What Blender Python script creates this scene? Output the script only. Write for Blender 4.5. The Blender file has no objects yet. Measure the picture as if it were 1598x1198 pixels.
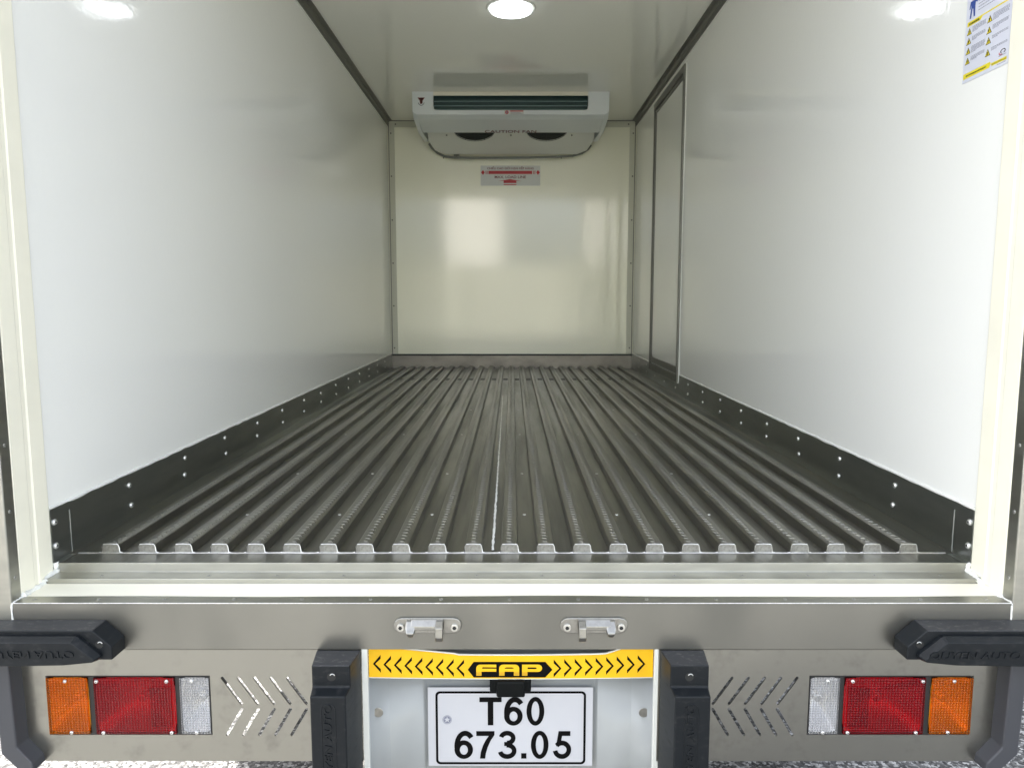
import bpy, bmesh, math, random
from mathutils import Vector, Matrix
R = math.radians
random.seed(7)
S = bpy.context.scene
COL = S.collection

# ------------------------------------------------------------------ camera, sky, sun, exposure
PITCH = math.atan(132 / 1150)
cam = bpy.data.objects.new('camera', bpy.data.cameras.new('camera'))
COL.objects.link(cam)
cam.data.sensor_width = 36
cam.data.lens = 1150 / 1598 * 36
cam.data.clip_start = 0.02
cam.data.clip_end = 2000
cam.location = (0, -1.534, 0.541)
cam.rotation_euler = (R(90) - PITCH, 0, 0)
S.camera = cam

SUN_EL, SUN_AZ = 46, 306          # azimuth clockwise from +Y: the sun stands off to the left, a little ahead
w = bpy.data.worlds.new('World'); S.world = w; w.use_nodes = True
nt = w.node_tree
bg = nt.nodes['Background']
sky = nt.nodes.new('ShaderNodeTexSky'); sky.sky_type = 'NISHITA'; sky.sun_disc = False
sky.sun_elevation = R(SUN_EL); sky.sun_rotation = R(SUN_AZ); sky.dust_density = 4.0; sky.air_density = 0.8; sky.ozone_density = 0.6
hs = nt.nodes.new('ShaderNodeHueSaturation'); hs.inputs['Saturation'].default_value = .36      # thin bright haze
nt.links.new(sky.outputs[0], hs.inputs['Color']); nt.links.new(hs.outputs[0], bg.inputs[0]); bg.inputs[1].default_value = 0.15
sl = bpy.data.lights.new('sun', 'SUN'); sl.energy = 2.7; sl.angle = R(0.6); sl.color = (1, .95, .87)
so = bpy.data.objects.new('sun', sl); COL.objects.link(so)
d = Vector((math.sin(R(SUN_AZ)) * math.cos(R(SUN_EL)), math.cos(R(SUN_AZ)) * math.cos(R(SUN_EL)), math.sin(R(SUN_EL))))
so.rotation_euler = d.to_track_quat('Z', 'Y').to_euler()
so.location = (-6, 2, 8)
S.view_settings.view_transform = 'Standard'
try: S.view_settings.look = 'None'
except Exception: pass
S.view_settings.exposure = 2.68
S.view_settings.gamma = 1
S.view_settings.use_curve_mapping = False
S.render.engine = 'CYCLES'
S.cycles.max_bounces = 18; S.cycles.diffuse_bounces = 16; S.cycles.glossy_bounces = 6
S.cycles.transparent_max_bounces = 12; S.cycles.transmission_bounces = 6
S.cycles.use_denoising = True
S.cycles.sample_clamp_indirect = 8
LAMP_STRENGTH = 1.0

# ------------------------------------------------------------------ materials
def N(nt, t, **k):
    n = nt.nodes.new(t)
    for a, v in k.items():
        if a in n.inputs.keys(): n.inputs[a].default_value = v
        else: setattr(n, a, v)
    return n
def mat(name, col, rough=.5, metal=0, spec=.5, var=0, vscale=(4, 4, 4), bump=0, bscale=(200, 200, 200), rvar=0, bdist=.001, coat=0, col2=None, vdetail=4, vlo=.35, vhi=.7):
    m = bpy.data.materials.new(name); m.use_nodes = True
    nt = m.node_tree; b = nt.nodes['Principled BSDF']
    b.inputs['Base Color'].default_value = (*col, 1)
    b.inputs['Roughness'].default_value = rough
    b.inputs['Metallic'].default_value = metal
    b.inputs['Specular IOR Level'].default_value = spec
    b.inputs['Coat Weight'].default_value = coat
    tc = N(nt, 'ShaderNodeTexCoord')
    if var or rvar:
        mp = N(nt, 'ShaderNodeMapping'); mp.inputs['Scale'].default_value = vscale
        nt.links.new(tc.outputs['Object'], mp.inputs[0])
        no = N(nt, 'ShaderNodeTexNoise', Detail=vdetail, Roughness=.6); no.inputs['Scale'].default_value = 1
        nt.links.new(mp.outputs[0], no.inputs['Vector'])
        mr = N(nt, 'ShaderNodeMapRange', interpolation_type='SMOOTHSTEP'); mr.inputs[1].default_value = vlo; mr.inputs[2].default_value = vhi
        nt.links.new(no.outputs[0], mr.inputs[0])
        if var:
            mx = N(nt, 'ShaderNodeMix', data_type='RGBA')
            c2 = col2 or tuple(c * (1 - var) for c in col)
            mx.inputs[6].default_value = (*col, 1); mx.inputs[7].default_value = (*c2, 1)
            nt.links.new(mr.outputs[0], mx.inputs[0]); nt.links.new(mx.outputs[2], b.inputs['Base Color'])
        if rvar:
            r2 = N(nt, 'ShaderNodeMapRange'); r2.inputs[3].default_value = rough; r2.inputs[4].default_value = rough + rvar
            nt.links.new(mr.outputs[0], r2.inputs[0]); nt.links.new(r2.outputs[0], b.inputs['Roughness'])
    if bump:
        mp = N(nt, 'ShaderNodeMapping'); mp.inputs['Scale'].default_value = bscale
        nt.links.new(tc.outputs['Object'], mp.inputs[0])
        no = N(nt, 'ShaderNodeTexNoise', Detail=3); no.inputs['Scale'].default_value = 1
        nt.links.new(mp.outputs[0], no.inputs['Vector'])
        bp = N(nt, 'ShaderNodeBump', Strength=bump, Distance=bdist)
        nt.links.new(no.outputs[0], bp.inputs['Height']); nt.links.new(bp.outputs[0], b.inputs['Normal'])
    return m

M = {}
M['panel'] = mat('white_panel', (.895, .90, .86), .06, spec=.55, bump=.32, bscale=(60, 60, 60), bdist=.0006, rvar=.05, vscale=(1.5, 1.5, 1.5))
M['bulkhead'] = mat('cream_panel', (.89, .885, .73), .085, spec=.8, bump=.25, bscale=(30, 30, 30), bdist=.0012)
M['ceiling'] = mat('ceiling_panel', (.90, .90, .83), .045, spec=.9, bump=.12, bscale=(12, 12, 12), bdist=.0006)
M['jamb'] = mat('cream_jamb', (.90, .875, .735), .32, var=.06, vscale=(3, 3, 6), bump=.2, bscale=(40, 40, 15))
M['trimgrey'] = mat('grey_trim', (.17, .17, .15), .38, metal=.5)
M['trimwall'] = mat('wall_trim', (.60, .60, .50), .3)
M['seal'] = mat('sealant', (.82, .83, .79), .5, bump=.6, bscale=(150, 150, 150), bdist=.002)
M['steel'] = mat('brushed_steel', (.46, .455, .41), .34, metal=1, var=.16, vscale=(7, 7, 30), rvar=.12, vdetail=2, bump=.05, bscale=(9, 9, 9), bdist=.004)
M['beam'] = mat('beam_steel', (.30, .297, .272), .285, metal=1, var=.34, vscale=(3.2, 3.2, 1.2), rvar=.16, bump=.10, bscale=(9, 9, 5), bdist=.004, vdetail=2)
M['tail'] = mat('tail_panel_steel', (.345, .34, .308), .285, metal=1, var=.24, vscale=(22, 22, 22), rvar=.10, bump=.10, bscale=(7, 7, 7), bdist=.003, vlo=.5, vhi=.85, vdetail=3)
M['floor'] = mat('floor_steel', (.31, .305, .28), .285, metal=1, var=.28, vscale=(14, .9, 9), rvar=.18, bump=.10, bscale=(500, 6, 500), bdist=.0004)
M['skirt'] = mat('skirting_steel', (.46, .48, .465), .285, metal=1, var=.25, vscale=(5, 1.5, 8), rvar=.1)
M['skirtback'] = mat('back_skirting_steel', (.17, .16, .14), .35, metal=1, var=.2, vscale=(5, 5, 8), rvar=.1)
M['cap'] = mat('rib_end_steel', (.70, .69, .65), .3, metal=1, var=.2, vscale=(200, 200, 200))
M['rivet'] = mat('rivet_metal', (.80, .80, .78), .3, metal=.8)
M['dull'] = mat('dull_rivet', (.42, .42, .40), .38, metal=.9)
M['cast'] = mat('cast_steel', (.36, .355, .33), .30, metal=1, bump=.35, bscale=(260, 260, 260), bdist=.0006, var=.15, vscale=(80, 80, 80))
M['dark'] = mat('dark_void', (.012, .013, .013), .5)
M['rubber'] = mat('black_rubber', (.008, .010, .012), .42, spec=.22, bump=.25, bscale=(700, 700, 700), bdist=.0004, rvar=.15, vscale=(60, 25, 130), var=.5, col2=(.026, .027, .028), vlo=.52, vhi=.8)
M['dusty'] = mat('dusty_rubber', (.022, .023, .026), .5, var=.6, col2=(.10, .098, .092), vscale=(90, 140, 90), vlo=.52, vhi=.78)
M['guard'] = mat('grey_rubber', (.042, .044, .051), .45, bump=.2, bscale=(400, 400, 400), bdist=.0004)
M['painted'] = mat('painted_white', (.35, .365, .36), .28, var=.06, vscale=(6, 6, 6), bump=.1, bscale=(12, 12, 12))
M['lip'] = mat('lip_white', (.70, .71, .66), .3)
M['yellow'] = mat('yellow_film', (.80, .455, .008), .4, var=.10, vscale=(20, 20, 20), spec=.3)
M['black'] = mat('black_print', (.004, .004, .004), .5, spec=.06)
M['capface'] = mat('rib_end_face', (.42, .415, .385), .36, metal=1, var=.3, vscale=(150, 150, 150))
M['fade'] = mat('mixed_print', (.36, .20, .012), .4)
M['facade'] = mat('white_facade', (.84, .83, .78), .5)
M['paper'] = mat('plate_paper', (.49, .495, .515), .35, bump=.15, bscale=(18, 18, 30))
M['lampbox'] = mat('lamp_box', (.004, .005, .005), .4, spec=.1)
M['plast'] = mat('evaporator_plastic', (.72, .76, .77), .3)
M['plast2'] = mat('evaporator_pan', (.76, .77, .72), .3)
M['pipe'] = mat('pipe_grey', (.20, .21, .19), .4)
M['green'] = mat('dark_green_fins', (.012, .045, .042), .4, metal=.2)
M['slat'] = mat('pale_blue_slat', (.22, .33, .33), .35)
M['strip'] = mat('pale_strip', (.78, .76, .64), .3)
M['fan'] = mat('fan_dark', (.010, .014, .014), .5)
M['red'] = mat('red_print', (.48, .012, .02), .4)
M['darkred'] = mat('dark_red_print', (.16, .03, .03), .4)
M['label'] = mat('silver_label', (.62, .63, .60), .35)
M['sheet'] = mat('safety_sheet', (.66, .68, .76), .35)
M['ypr'] = mat('yellow_print', (.80, .68, .04), .4)
M['gpr'] = mat('grey_print', (.20, .21, .27), .5)
M['blue'] = mat('blue_print', (.03, .07, .30), .5)
M['skin'] = mat('skin_print', (.55, .30, .24), .5)
M['tyre'] = mat('tyre_rubber', (.03, .03, .03), .6)
M['silver'] = mat('reflector_silver', (.92, .92, .92), .36, metal=1)

# lamp lens: coloured, lets light through, ribbed surface
def lens(name, col, thru, grid=(.0056, .0050), refl=.12):
    m = bpy.data.materials.new(name); m.use_nodes = True; nt = m.node_tree
    out = nt.nodes['Material Output']; b = nt.nodes['Principled BSDF']
    b.inputs['Base Color'].default_value = (*col, 1); b.inputs['Roughness'].default_value = refl
    tr = N(nt, 'ShaderNodeBsdfTransparent'); tr.inputs[0].default_value = (*thru, 1)
    tc = N(nt, 'ShaderNodeTexCoord'); sx = N(nt, 'ShaderNodeSeparateXYZ'); nt.links.new(tc.outputs['Object'], sx.inputs[0])
    outs = []
    for o_, per in ((0, grid[0]), (2, grid[1])):
        a = N(nt, 'ShaderNodeMath', operation='MULTIPLY'); a.inputs[1].default_value = 2 * math.pi / per; nt.links.new(sx.outputs[o_], a.inputs[0])
        s_ = N(nt, 'ShaderNodeMath', operation='SINE'); nt.links.new(a.outputs[0], s_.inputs[0]); outs.append(s_)
    ad = N(nt, 'ShaderNodeMath', operation='MULTIPLY_ADD'); nt.links.new(outs[0].outputs[0], ad.inputs[0]); ad.inputs[1].default_value = 1.2; nt.links.new(outs[1].outputs[0], ad.inputs[2])
    bp = N(nt, 'ShaderNodeBump', Strength=.8, Distance=.0005); nt.links.new(ad.outputs[0], bp.inputs['Height']); nt.links.new(bp.outputs[0], b.inputs['Normal'])
    mr = N(nt, 'ShaderNodeMapRange'); mr.inputs[1].default_value = -2.3; mr.inputs[2].default_value = 2.3; mr.inputs[3].default_value = .32; mr.inputs[4].default_value = .97
    nt.links.new(ad.outputs[0], mr.inputs[0])
    mx = N(nt, 'ShaderNodeMixShader'); nt.links.new(mr.outputs[0], mx.inputs[0]); nt.links.new(b.outputs[0], mx.inputs[1]); nt.links.new(tr.outputs[0], mx.inputs[2])
    nt.links.new(mx.outputs[0], out.inputs[0])
    return m
M['amber'] = lens('amber_lens', (.36, .10, .004), (1, .60, .06))
M['redlens'] = lens('red_lens', (.16, .002, .008), (.90, .025, .10), refl=.06)
M['clear'] = lens('clear_lens', (.30, .30, .30), (.97, .97, .97), grid=(.0054, .0050))

# rib: steel with rows of small raised crescents on top
def rib_mat():
    m = mat('rib_steel', (.36, .352, .325), .285, metal=1, var=.24, vscale=(30, 1.2, 12), rvar=.15)
    nt = m.node_tree; b = nt.nodes['Principled BSDF']
    tc = N(nt, 'ShaderNodeTexCoord'); sx = N(nt, 'ShaderNodeSeparateXYZ'); nt.links.new(tc.outputs['Object'], sx.inputs[0])
    def mth(op, a, bb=None, c=None):
        n = N(nt, 'ShaderNodeMath', operation=op)
        for i, v in enumerate((a, bb, c)):
            if v is None: continue
            if hasattr(v, 'is_linked') or hasattr(v, 'links'): nt.links.new(v, n.inputs[i])
            else: n.inputs[i].default_value = v
        return n.outputs[0]
    x2 = mth('MULTIPLY', sx.outputs[0], sx.outputs[0])
    no = N(nt, 'ShaderNodeTexNoise'); no.inputs['Scale'].default_value = 7; nt.links.new(tc.outputs['Object'], no.inputs['Vector'])
    ph = mth('MULTIPLY_ADD', x2, 60.0, sx.outputs[1])
    ph = mth('MULTIPLY_ADD', no.outputs[0], .02, ph)
    ph = mth('MULTIPLY_ADD', sx.outputs[0], .5, ph)
    s_ = mth('SINE', mth('MULTIPLY', ph, 2 * math.pi / .021))
    s_ = mth('POWER', mth('MAXIMUM', s_, 0.0), 3.0)
    edge = N(nt, 'ShaderNodeMapRange'); edge.inputs[1].default_value = .0035; edge.inputs[2].default_value = .010; edge.inputs[3].default_value = 1; edge.inputs[4].default_value = 0
    nt.links.new(mth('ABSOLUTE', sx.outputs[0]), edge.inputs[0])
    h = mth('MULTIPLY', s_, edge.outputs[0])
    bp = N(nt, 'ShaderNodeBump', Strength=1.0, Distance=.0022); nt.links.new(h, bp.inputs['Height']); nt.links.new(bp.outputs[0], b.inputs['Normal'])
    return m
M['rib'] = rib_mat()

def emis(name, col, st):
    m = bpy.data.materials.new(name); m.use_nodes = True; b = m.node_tree.nodes['Principled BSDF']
    b.inputs['Base Color'].default_value = (.9, .9, .9, 1); b.inputs['Emission Color'].default_value = (*col, 1); b.inputs['Emission Strength'].default_value = st
    return m
M['lamp'] = emis('lit_diffuser', (.93, .97, 1), LAMP_STRENGTH)

def asphalt():
    m = bpy.data.materials.new('asphalt'); m.use_nodes = True; nt = m.node_tree; b = nt.nodes['Principled BSDF']
    b.inputs['Roughness'].default_value = .85
    tc = N(nt, 'ShaderNodeTexCoord')
    vo = N(nt, 'ShaderNodeTexVoronoi'); vo.inputs['Scale'].default_value = 110; nt.links.new(tc.outputs['Object'], vo.inputs['Vector'])
    no = N(nt, 'ShaderNodeTexNoise', Detail=6); no.inputs['Scale'].default_value = 60; nt.links.new(tc.outputs['Object'], no.inputs['Vector'])
    cr = N(nt, 'ShaderNodeValToRGB')
    e = cr.color_ramp.elements
    e[0].position = .1; e[0].color = (.018, .018, .018, 1); e[1].position = .9; e[1].color = (.34, .34, .33, 1)
    x = e.new(.55); x.color = (.080, .080, .078, 1)
    bw = N(nt, 'ShaderNodeSeparateColor'); nt.links.new(vo.outputs['Color'], bw.inputs[0])
    nt.links.new(bw.outputs[0], cr.inputs[0])
    mx = N(nt, 'ShaderNodeMix', data_type='RGBA', blend_type='MULTIPLY'); mx.inputs[0].default_value = .7
    mr = N(nt, 'ShaderNodeMapRange'); mr.inputs[1].default_value = .3; mr.inputs[2].default_value = .6; mr.inputs[3].default_value = .25; mr.inputs[4].default_value = 1.2
    nt.links.new(no.outputs[0], mr.inputs[0]); nt.links.new(cr.outputs[0], mx.inputs[6]); nt.links.new(mr.outputs[0], mx.inputs[7])
    nt.links.new(mx.outputs[2], b.inputs['Base Color'])
    bp = N(nt, 'ShaderNodeBump', Strength=.7, Distance=.004); nt.links.new(vo.outputs['Distance'], bp.inputs['Height']); bp.invert = True
    nt.links.new(bp.outputs[0], b.inputs['Normal'])
    return m
M['asphalt'] = asphalt()

# ------------------------------------------------------------------ builders
class MB:
    def __init__(s): s.v = []; s.f = []; s.m = []
    def add(s, vs, fs, mi=0):
        o = len(s.v); s.v += [tuple(v) for v in vs]
        for f in fs: s.f.append([i + o for i in f]); s.m.append(mi)
        return s
    def box(s, x0, x1, y0, y1, z0, z1, mi=0):
        v = [(x, y, z) for x in (x0, x1) for y in (y0, y1) for z in (z0, z1)]
        return s.add(v, [(0, 1, 3, 2), (4, 6, 7, 5), (0, 4, 5, 1), (2, 3, 7, 6), (0, 2, 6, 4), (1, 5, 7, 3)], mi)
    def loft(s, rings, mi=0, cap=True, close=True):      # rings of equal length
        n = len(rings[0]); vs = [p for r in rings for p in r]; fs = []
        for k in range(len(rings) - 1):
            for i in range(n if close else n - 1):
                j = (i + 1) % n; fs.append((k * n + i, k * n + j, (k + 1) * n + j, (k + 1) * n + i))
        if cap: fs.append(tuple(range(n))[::-1]); fs.append(tuple((len(rings) - 1) * n + i for i in range(n)))
        return s.add(vs, fs, mi)
    def prism(s, poly, axis, a, b, mi=0):               # poly in the two other axes
        def P(q, t): return {'x': (t, q[0], q[1]), 'y': (q[0], t, q[1]), 'z': (q[0], q[1], t)}[axis]
        return s.loft([[P(q, a) for q in poly], [P(q, b) for q in poly]], mi)
    def tube(s, pts, r, n=8, mi=0, rr=None):
        rings = []
        for i, p in enumerate(pts):
            p = Vector(p); t = (Vector(pts[min(i + 1, len(pts) - 1)]) - Vector(pts[max(i - 1, 0)])).normalized()
            up = Vector((0, 0, 1)) if abs(t.z) < .9 else Vector((1, 0, 0))
            u = t.cross(up).normalized(); v = t.cross(u)
            q = rr[i] if rr else r
            rings.append([p + (u * math.cos(a) + v * math.sin(a)) * q for a in [2 * math.pi * k / n for k in range(n)]])
        return s.loft(rings, mi)
    def disc(s, c, r, axis, h0, h1, n=28, r2=None, mi=0):   # a short cylinder
        r2 = r if r2 is None else r2
        def P(a, rad, t):
            u, v = rad * math.cos(a), rad * math.sin(a)
            return {'y': (c[0] + u, c[1] + t, c[2] + v), 'z': (c[0] + u, c[1] + v, c[2] + t), 'x': (c[0] + t, c[1] + u, c[2] + v)}[axis]
        an = [2 * math.pi * k / n for k in range(n)]
        return s.loft([[P(a, r, h0) for a in an], [P(a, r2, h1) for a in an]], mi)
    def mesh(s, name):
        me = bpy.data.meshes.new(name); me.from_pydata(s.v, [], s.f); me.update()
        bm = bmesh.new(); bm.from_mesh(me); bmesh.ops.recalc_face_normals(bm, faces=bm.faces); bm.to_mesh(me); bm.free()
        return me
def obj(name, mb, mats, parent=None, bevel=0, seg=2, smooth=False, label=None, loc=None, angle=30):
    if isinstance(mb, MB):
        me = mb.mesh(name); mi = mb.m
        for p, k in zip(me.polygons, mi): p.material_index = k
    else: me = mb
    for m_ in (mats if isinstance(mats, (list, tuple)) else [mats]): me.materials.append(m_ if not isinstance(m_, str) else M[m_])
    o = bpy.data.objects.new(name, me); COL.objects.link(o)
    if loc: o.location = loc
    if parent is not None: adopt(o, parent)
    if bevel:
        b = o.modifiers.new('bevel', 'BEVEL'); b.width = bevel; b.segments = seg; b.limit_method = 'ANGLE'; b.angle_limit = R(angle); b.harden_normals = False
    if smooth:
        for p in me.polygons: p.use_smooth = True
    if label: o['label'] = label
    return o
WL = {}
def wloc(o):
    v = Vector(o.location)
    return v if o.parent is None else Vector(WL[o.name])
def adopt(o, parent):
    o.parent = parent
    o.matrix_parent_inverse = Matrix.Translation(-wloc(parent))
    WL[o.name] = tuple(o.location)
def thing(name, label, cat, loc, group=None):
    o = bpy.data.objects.new(name, None); COL.objects.link(o); o.location = loc; o.empty_display_size = .1
    o['label'] = label; o['category'] = cat
    if group: o['group'] = group
    return o
def clone(o, loc, parent):
    c = o.copy(); COL.objects.link(c); c.location = loc; adopt(c, parent); return c
def sm(o, ang=40):
    me = o.data
    for p in me.polygons: p.use_smooth = True
    try: me.set_sharp_from_angle(angle=R(ang))
    except Exception: pass
    return o

def curve_mesh(polys, depth):                       # filled 2D outline (first outer, others holes) as a flat slab 0..depth
    cu = bpy.data.curves.new('tmp', 'CURVE'); cu.dimensions = '2D'; cu.fill_mode = 'BOTH'; cu.extrude = depth / 2
    for p in polys:
        sp = cu.splines.new('POLY'); sp.points.add(len(p) - 1); sp.use_cyclic_u = True
        for i, q in enumerate(p): sp.points[i].co = (q[0], q[1], 0, 1)
    return _eval(cu, depth)
def text_mesh(txt, depth, bold=0, res=5):
    cu = bpy.data.curves.new('tmp', 'FONT'); cu.body = txt; cu.size = 1; cu.offset = bold; cu.extrude = depth / 2; cu.resolution_u = res
    return _eval(cu, depth)
def _eval(cu, depth):
    o = bpy.data.objects.new('tmp', cu); COL.objects.link(o)
    bpy.context.view_layer.update()
    me = bpy.data.meshes.new_from_object(o.evaluated_get(bpy.context.evaluated_depsgraph_get()))
    bpy.data.objects.remove(o); bpy.data.curves.remove(cu)
    vs = [v.co.copy() for v in me.vertices]; fs = [list(p.vertices) for p in me.polygons]
    bpy.data.meshes.remove(me)
    for v in vs: v.z += depth / 2
    return vs, fs
def fit(vf, x0, x1, y0, y1):
    vs, fs = vf
    ax, bx = min(v.x for v in vs), max(v.x for v in vs); ay, by = min(v.y for v in vs), max(v.y for v in vs)
    return [Vector((x0 + (v.x - ax) / (bx - ax) * (x1 - x0), y0 + (v.y - ay) / (by - ay) * (y1 - y0), v.z)) for v in vs], fs
def rear(Y):   return lambda v: (v.x, Y - v.z, v.y)                 # faces the camera (-Y)
def put(mb, vf, mp, mi=0): mb.add([mp(v) for v in vf[0]], vf[1], mi)

# ------------------------------------------------------------------ dimensions (metres; floor top is Z 0, rib ends at Y 0)
W, H, L = .95, 1.895, 4.284
GZ = -.90

g = MB(); g.add([(-300, -300, GZ), (300, -300, GZ), (300, 300, GZ), (-300, 300, GZ)], [(0, 1, 2, 3)])
ground = obj('ground', g, 'asphalt'); ground['kind'] = 'structure'; ground['label'] = 'coarse grey asphalt ground under and beside the truck'

truck = thing('refrigerated_truck', 'white lined refrigerated truck box seen from its open stainless steel rear', 'truck', (0, 2, GZ))

# walls, ceiling, bulkhead
for s_, nm in ((-1, 'left'), (1, 'right')):
    b = MB(); xs = sorted((s_ * W, s_ * 1.03)); b.box(xs[0], xs[1], -.0705, L + .08, -.1, H + .08)
    obj('side_wall', b, 'panel', truck)
b = MB(); b.box(-W, W, L, L + .08, -.1, H + .08); obj('bulkhead', b, 'bulkhead', truck)
b = MB(); b.box(-W, W, -.0705, L, H, H + .08); obj('ceiling', b, 'ceiling', truck)

# floor sheet, ribs
b = MB(); b.box(-W, W, -.0661, L, -.012, 0)
floor = obj('floor', b, 'floor', truck, bevel=.0015)
RX = [-.8612 + .0778 * i for i in range(23)]
def rib_mesh():
    m = MB()
    pr = [(-.0190, .0003), (-.0176, .014), (-.0164, .0180), (-.0140, .0192), (.0140, .0192), (.0164, .0180), (.0176, .014), (.0190, .0003)]
    ys = [-.0000 + 4.235 * k / 60 for k in range(61)]
    m.loft([[(x, y, z) for x, z in pr] for y in ys], 0)
    # raised anti-slip crescents on the rib top
    yy_ = .016
    while yy_ < 4.2:
        tl_ = random.uniform(-.25, .25); y0 = yy_ + random.uniform(-.0015, .0015); x0 = random.uniform(-.0012, .0012)
        pts = [(x0 + .0072 * math.sin(a), y0 + .0050 * (1 - math.cos(a)) + tl_ * .0072 * math.sin(a), .0191) for a in (-1.1, -.6, 0, .6, 1.1)]
        m.tube(pts, .001, 5, 0, rr=[.0003, .0007, .0009, .0007, .0003]); yy_ += .0205
    # welded end cap with a flange bead
    cp = [(-.0195, .0008), (-.0178, .0150), (-.0168, .0190), (-.0142, .0205), (.0142, .0205), (.0168, .0190), (.0178, .0150), (.0195, .0008)]
    m.loft([[(x, -.0028, z) for x, z in cp], [(x, .0016, z) for x, z in cp]], 2)
    m.tube([(-.025, -.003, .0012), (-.0195, -.0035, .003), (-.0177, -.0032, .015), (-.0155, -.0032, .0195), (0, -.0032, .0204), (.0155, -.0032, .0195), (.0177, -.0032, .015), (.0195, -.0035, .003), (.025, -.003, .0012)], .0013, 6, 1)
    return m
rb0 = obj('rib', rib_mesh(), ['rib', 'cap', 'capface'], floor, loc=(RX[0], 0, 0)); sm(rb0, 35)
for x in RX[1:]: clone(rb0, (x, 0, 0), floor)
# weld line along the rib ends, white sealant line down the floor seam, small drain gaps by the bulkhead
b = MB(); b.tube([(-.93 + .02 * i, -.004 + random.uniform(-.0006, .0006), .0008) for i in range(94)], .0012, 6, rr=[random.uniform(.0008, .0017) for _ in range(94)]); obj('weld_bead', b, 'cap', floor)
b = MB(); n = 120
lft = []; rgt = []
for i in range(n):
    y = .012 + 2.6 * (i / n) ** 1.3; x = -.0415 - .004 * y
    wd = .0038 * (1 - .55 * i / n)
    lft.append((x - wd * random.uniform(.5, 1.1), y, .0016)); rgt.append((x + wd * random.uniform(.3, 1), y, .0016))
b.add(lft + rgt, [(i, i + 1, n + i + 1, n + i) for i in range(n - 1)]); obj('sealant_line', b, 'seal', floor)
b = MB(); b.box(-.015, .015, -.045, .045, .0004, .0016)
dg = obj('drain_gap', b, 'dark', floor, loc=((RX[0] + RX[1]) / 2, 3.455, 0))
for i in range(1, 22): clone(dg, ((RX[i] + RX[i + 1]) / 2, 3.455, 0), floor)
# round rivets in the floor valleys
def rivet_mesh(r, h, axis='z', hole=True):
    m = MB(); prof = [(1, 0), (1, .35), (.82, .8), (.5, 1), (.30, 1), (.24, .55), (.01, .5)] if hole else [(1, 0), (1, .35), (.8, .8), (.4, 1), (.01, 1.02)]
    n = 14; rings = []
    for rr_, hh in prof:
        rings.append([(r * rr_ * math.cos(2 * math.pi * k / n), r * rr_ * math.sin(2 * math.pi * k / n), h * hh) for k in range(n)])
    m.loft(rings, 0, cap=False); m.m = [1 if hole and i >= 4 * n else 0 for i in range(len(m.f))]
    Q = {'z': lambda v: v, 'y': lambda v: (v[0], -v[2], v[1]), 'x+': lambda v: (v[2], v[0], v[1]), 'x-': lambda v: (-v[2], v[0], v[1])}[axis]
    m.v = [Q(v) for v in m.v]
    return m
fr = obj('floor_rivet', rivet_mesh(.0042, .0022), ['rivet', 'dark'], floor, loc=(0, 0, -9)); sm(fr)
first = True
for r_, y in enumerate((.28, .72, 1.39, 2.05, 2.69, 3.33)):
    for k in range(-3, 5):
        if k < 0 and False: continue
        i = 11 + 3 * k + (0 if k > 0 else 0)
        x = RX[11] + .0365 + k * 3 * .0778
        if abs(x) > .9: continue
        if first: fr.location = (x, y, .0002); adopt(fr, floor); first = False
        else: clone(fr, (x, y, .0002), floor)

# skirting: two side plates, corner plates by the door, one across the bulkhead
SK = .112
for s_ in (-1, 1):
    b = MB(); xs = sorted((s_ * W, s_ * (W - .0025)))
    if s_ > 0:
        b.box(xs[0], xs[1], 0, 2.64, 0.0003, SK); b.box(xs[0], xs[1], 2.64, 3.50, .0003, .066); b.box(xs[0], xs[1], 3.50, L, .0003, SK)
    else: b.box(xs[0], xs[1], 0, L, 0.0003, SK)
    sk = obj('side_skirting', b, 'skirt', truck)
    b = MB(); xs = sorted((s_ * W, s_ * (W - .0040))); b.box(xs[0], xs[1], -.0655, .0015, .0003, SK + .001)
    b.box(*sorted((s_ * (W - .0040), s_ * (W - .018))), -.0655, -.010, .0003, .0016)
    b.tube([(s_ * (W - .0045), .0, .002), (s_ * (W - .0045), .0, .095)], .0008, 6)
    cp = obj('corner_plate', b, 'skirt', truck, bevel=.0008)
    ax = 'x+' if s_ < 0 else 'x-'
    rv = obj('rivet', rivet_mesh(.0068, .0040, ax), ['rivet', 'dark'], sk, loc=(s_ * (W - .0026), .249, .084)); sm(rv)
    ys = [.249 + .3075 * i for i in range(13)]
    for i, y in enumerate(ys):
        for z in (.084, .035):
            if i == 0 and z > .05: continue
            if s_ > 0 and 2.5 < y < 3.6 and z > .05: continue
            clone(rv, (s_ * (W - .0026), y + random.uniform(-.006, .006), z + random.uniform(-.003, .003)), sk)
    for z in (.084, .034): clone(rv, (s_ * (W - .0042), -.054, z), cp)
    # rough white bead on top of the skirting
    for (a, c) in ([(-.066, L)] if s_ < 0 else [(-.066, 2.635), (3.505, L)]):
        n = max(3, int((c - a) / .03)); b = MB()
        b.tube([(s_ * (W - .0010), a + (c - a) * i / n, SK + .003 + random.uniform(-.0008, .0008)) for i in range(n + 1)], .004, 7, rr=[.0042 + random.uniform(-.0012, .001) for _ in range(n + 1)])
        sm(obj('sealant_bead', b, 'seal', truck), 80)
b = MB(); b.box(-W + .003, W - .003, L - .004, L, .0003, .098)
b.box(-.0015, .0015, L - .0045, L - .003, .001, .098)
skb = obj('bulkhead_skirting', b, 'skirtback', truck)
b = MB(); b.box(-W + .003, W - .003, L - .008, L, .0985, .112); obj('dark_joint', b, 'dark', truck)
rvb = obj('rivet', rivet_mesh(.007, .003, 'y'), ['trimgrey', 'dark'], skb, loc=(-.644, L - .004, .0876))
for x in (-.335, -.036, .27, .57): clone(rvb, (x, L - .004, .0876), skb)

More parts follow.
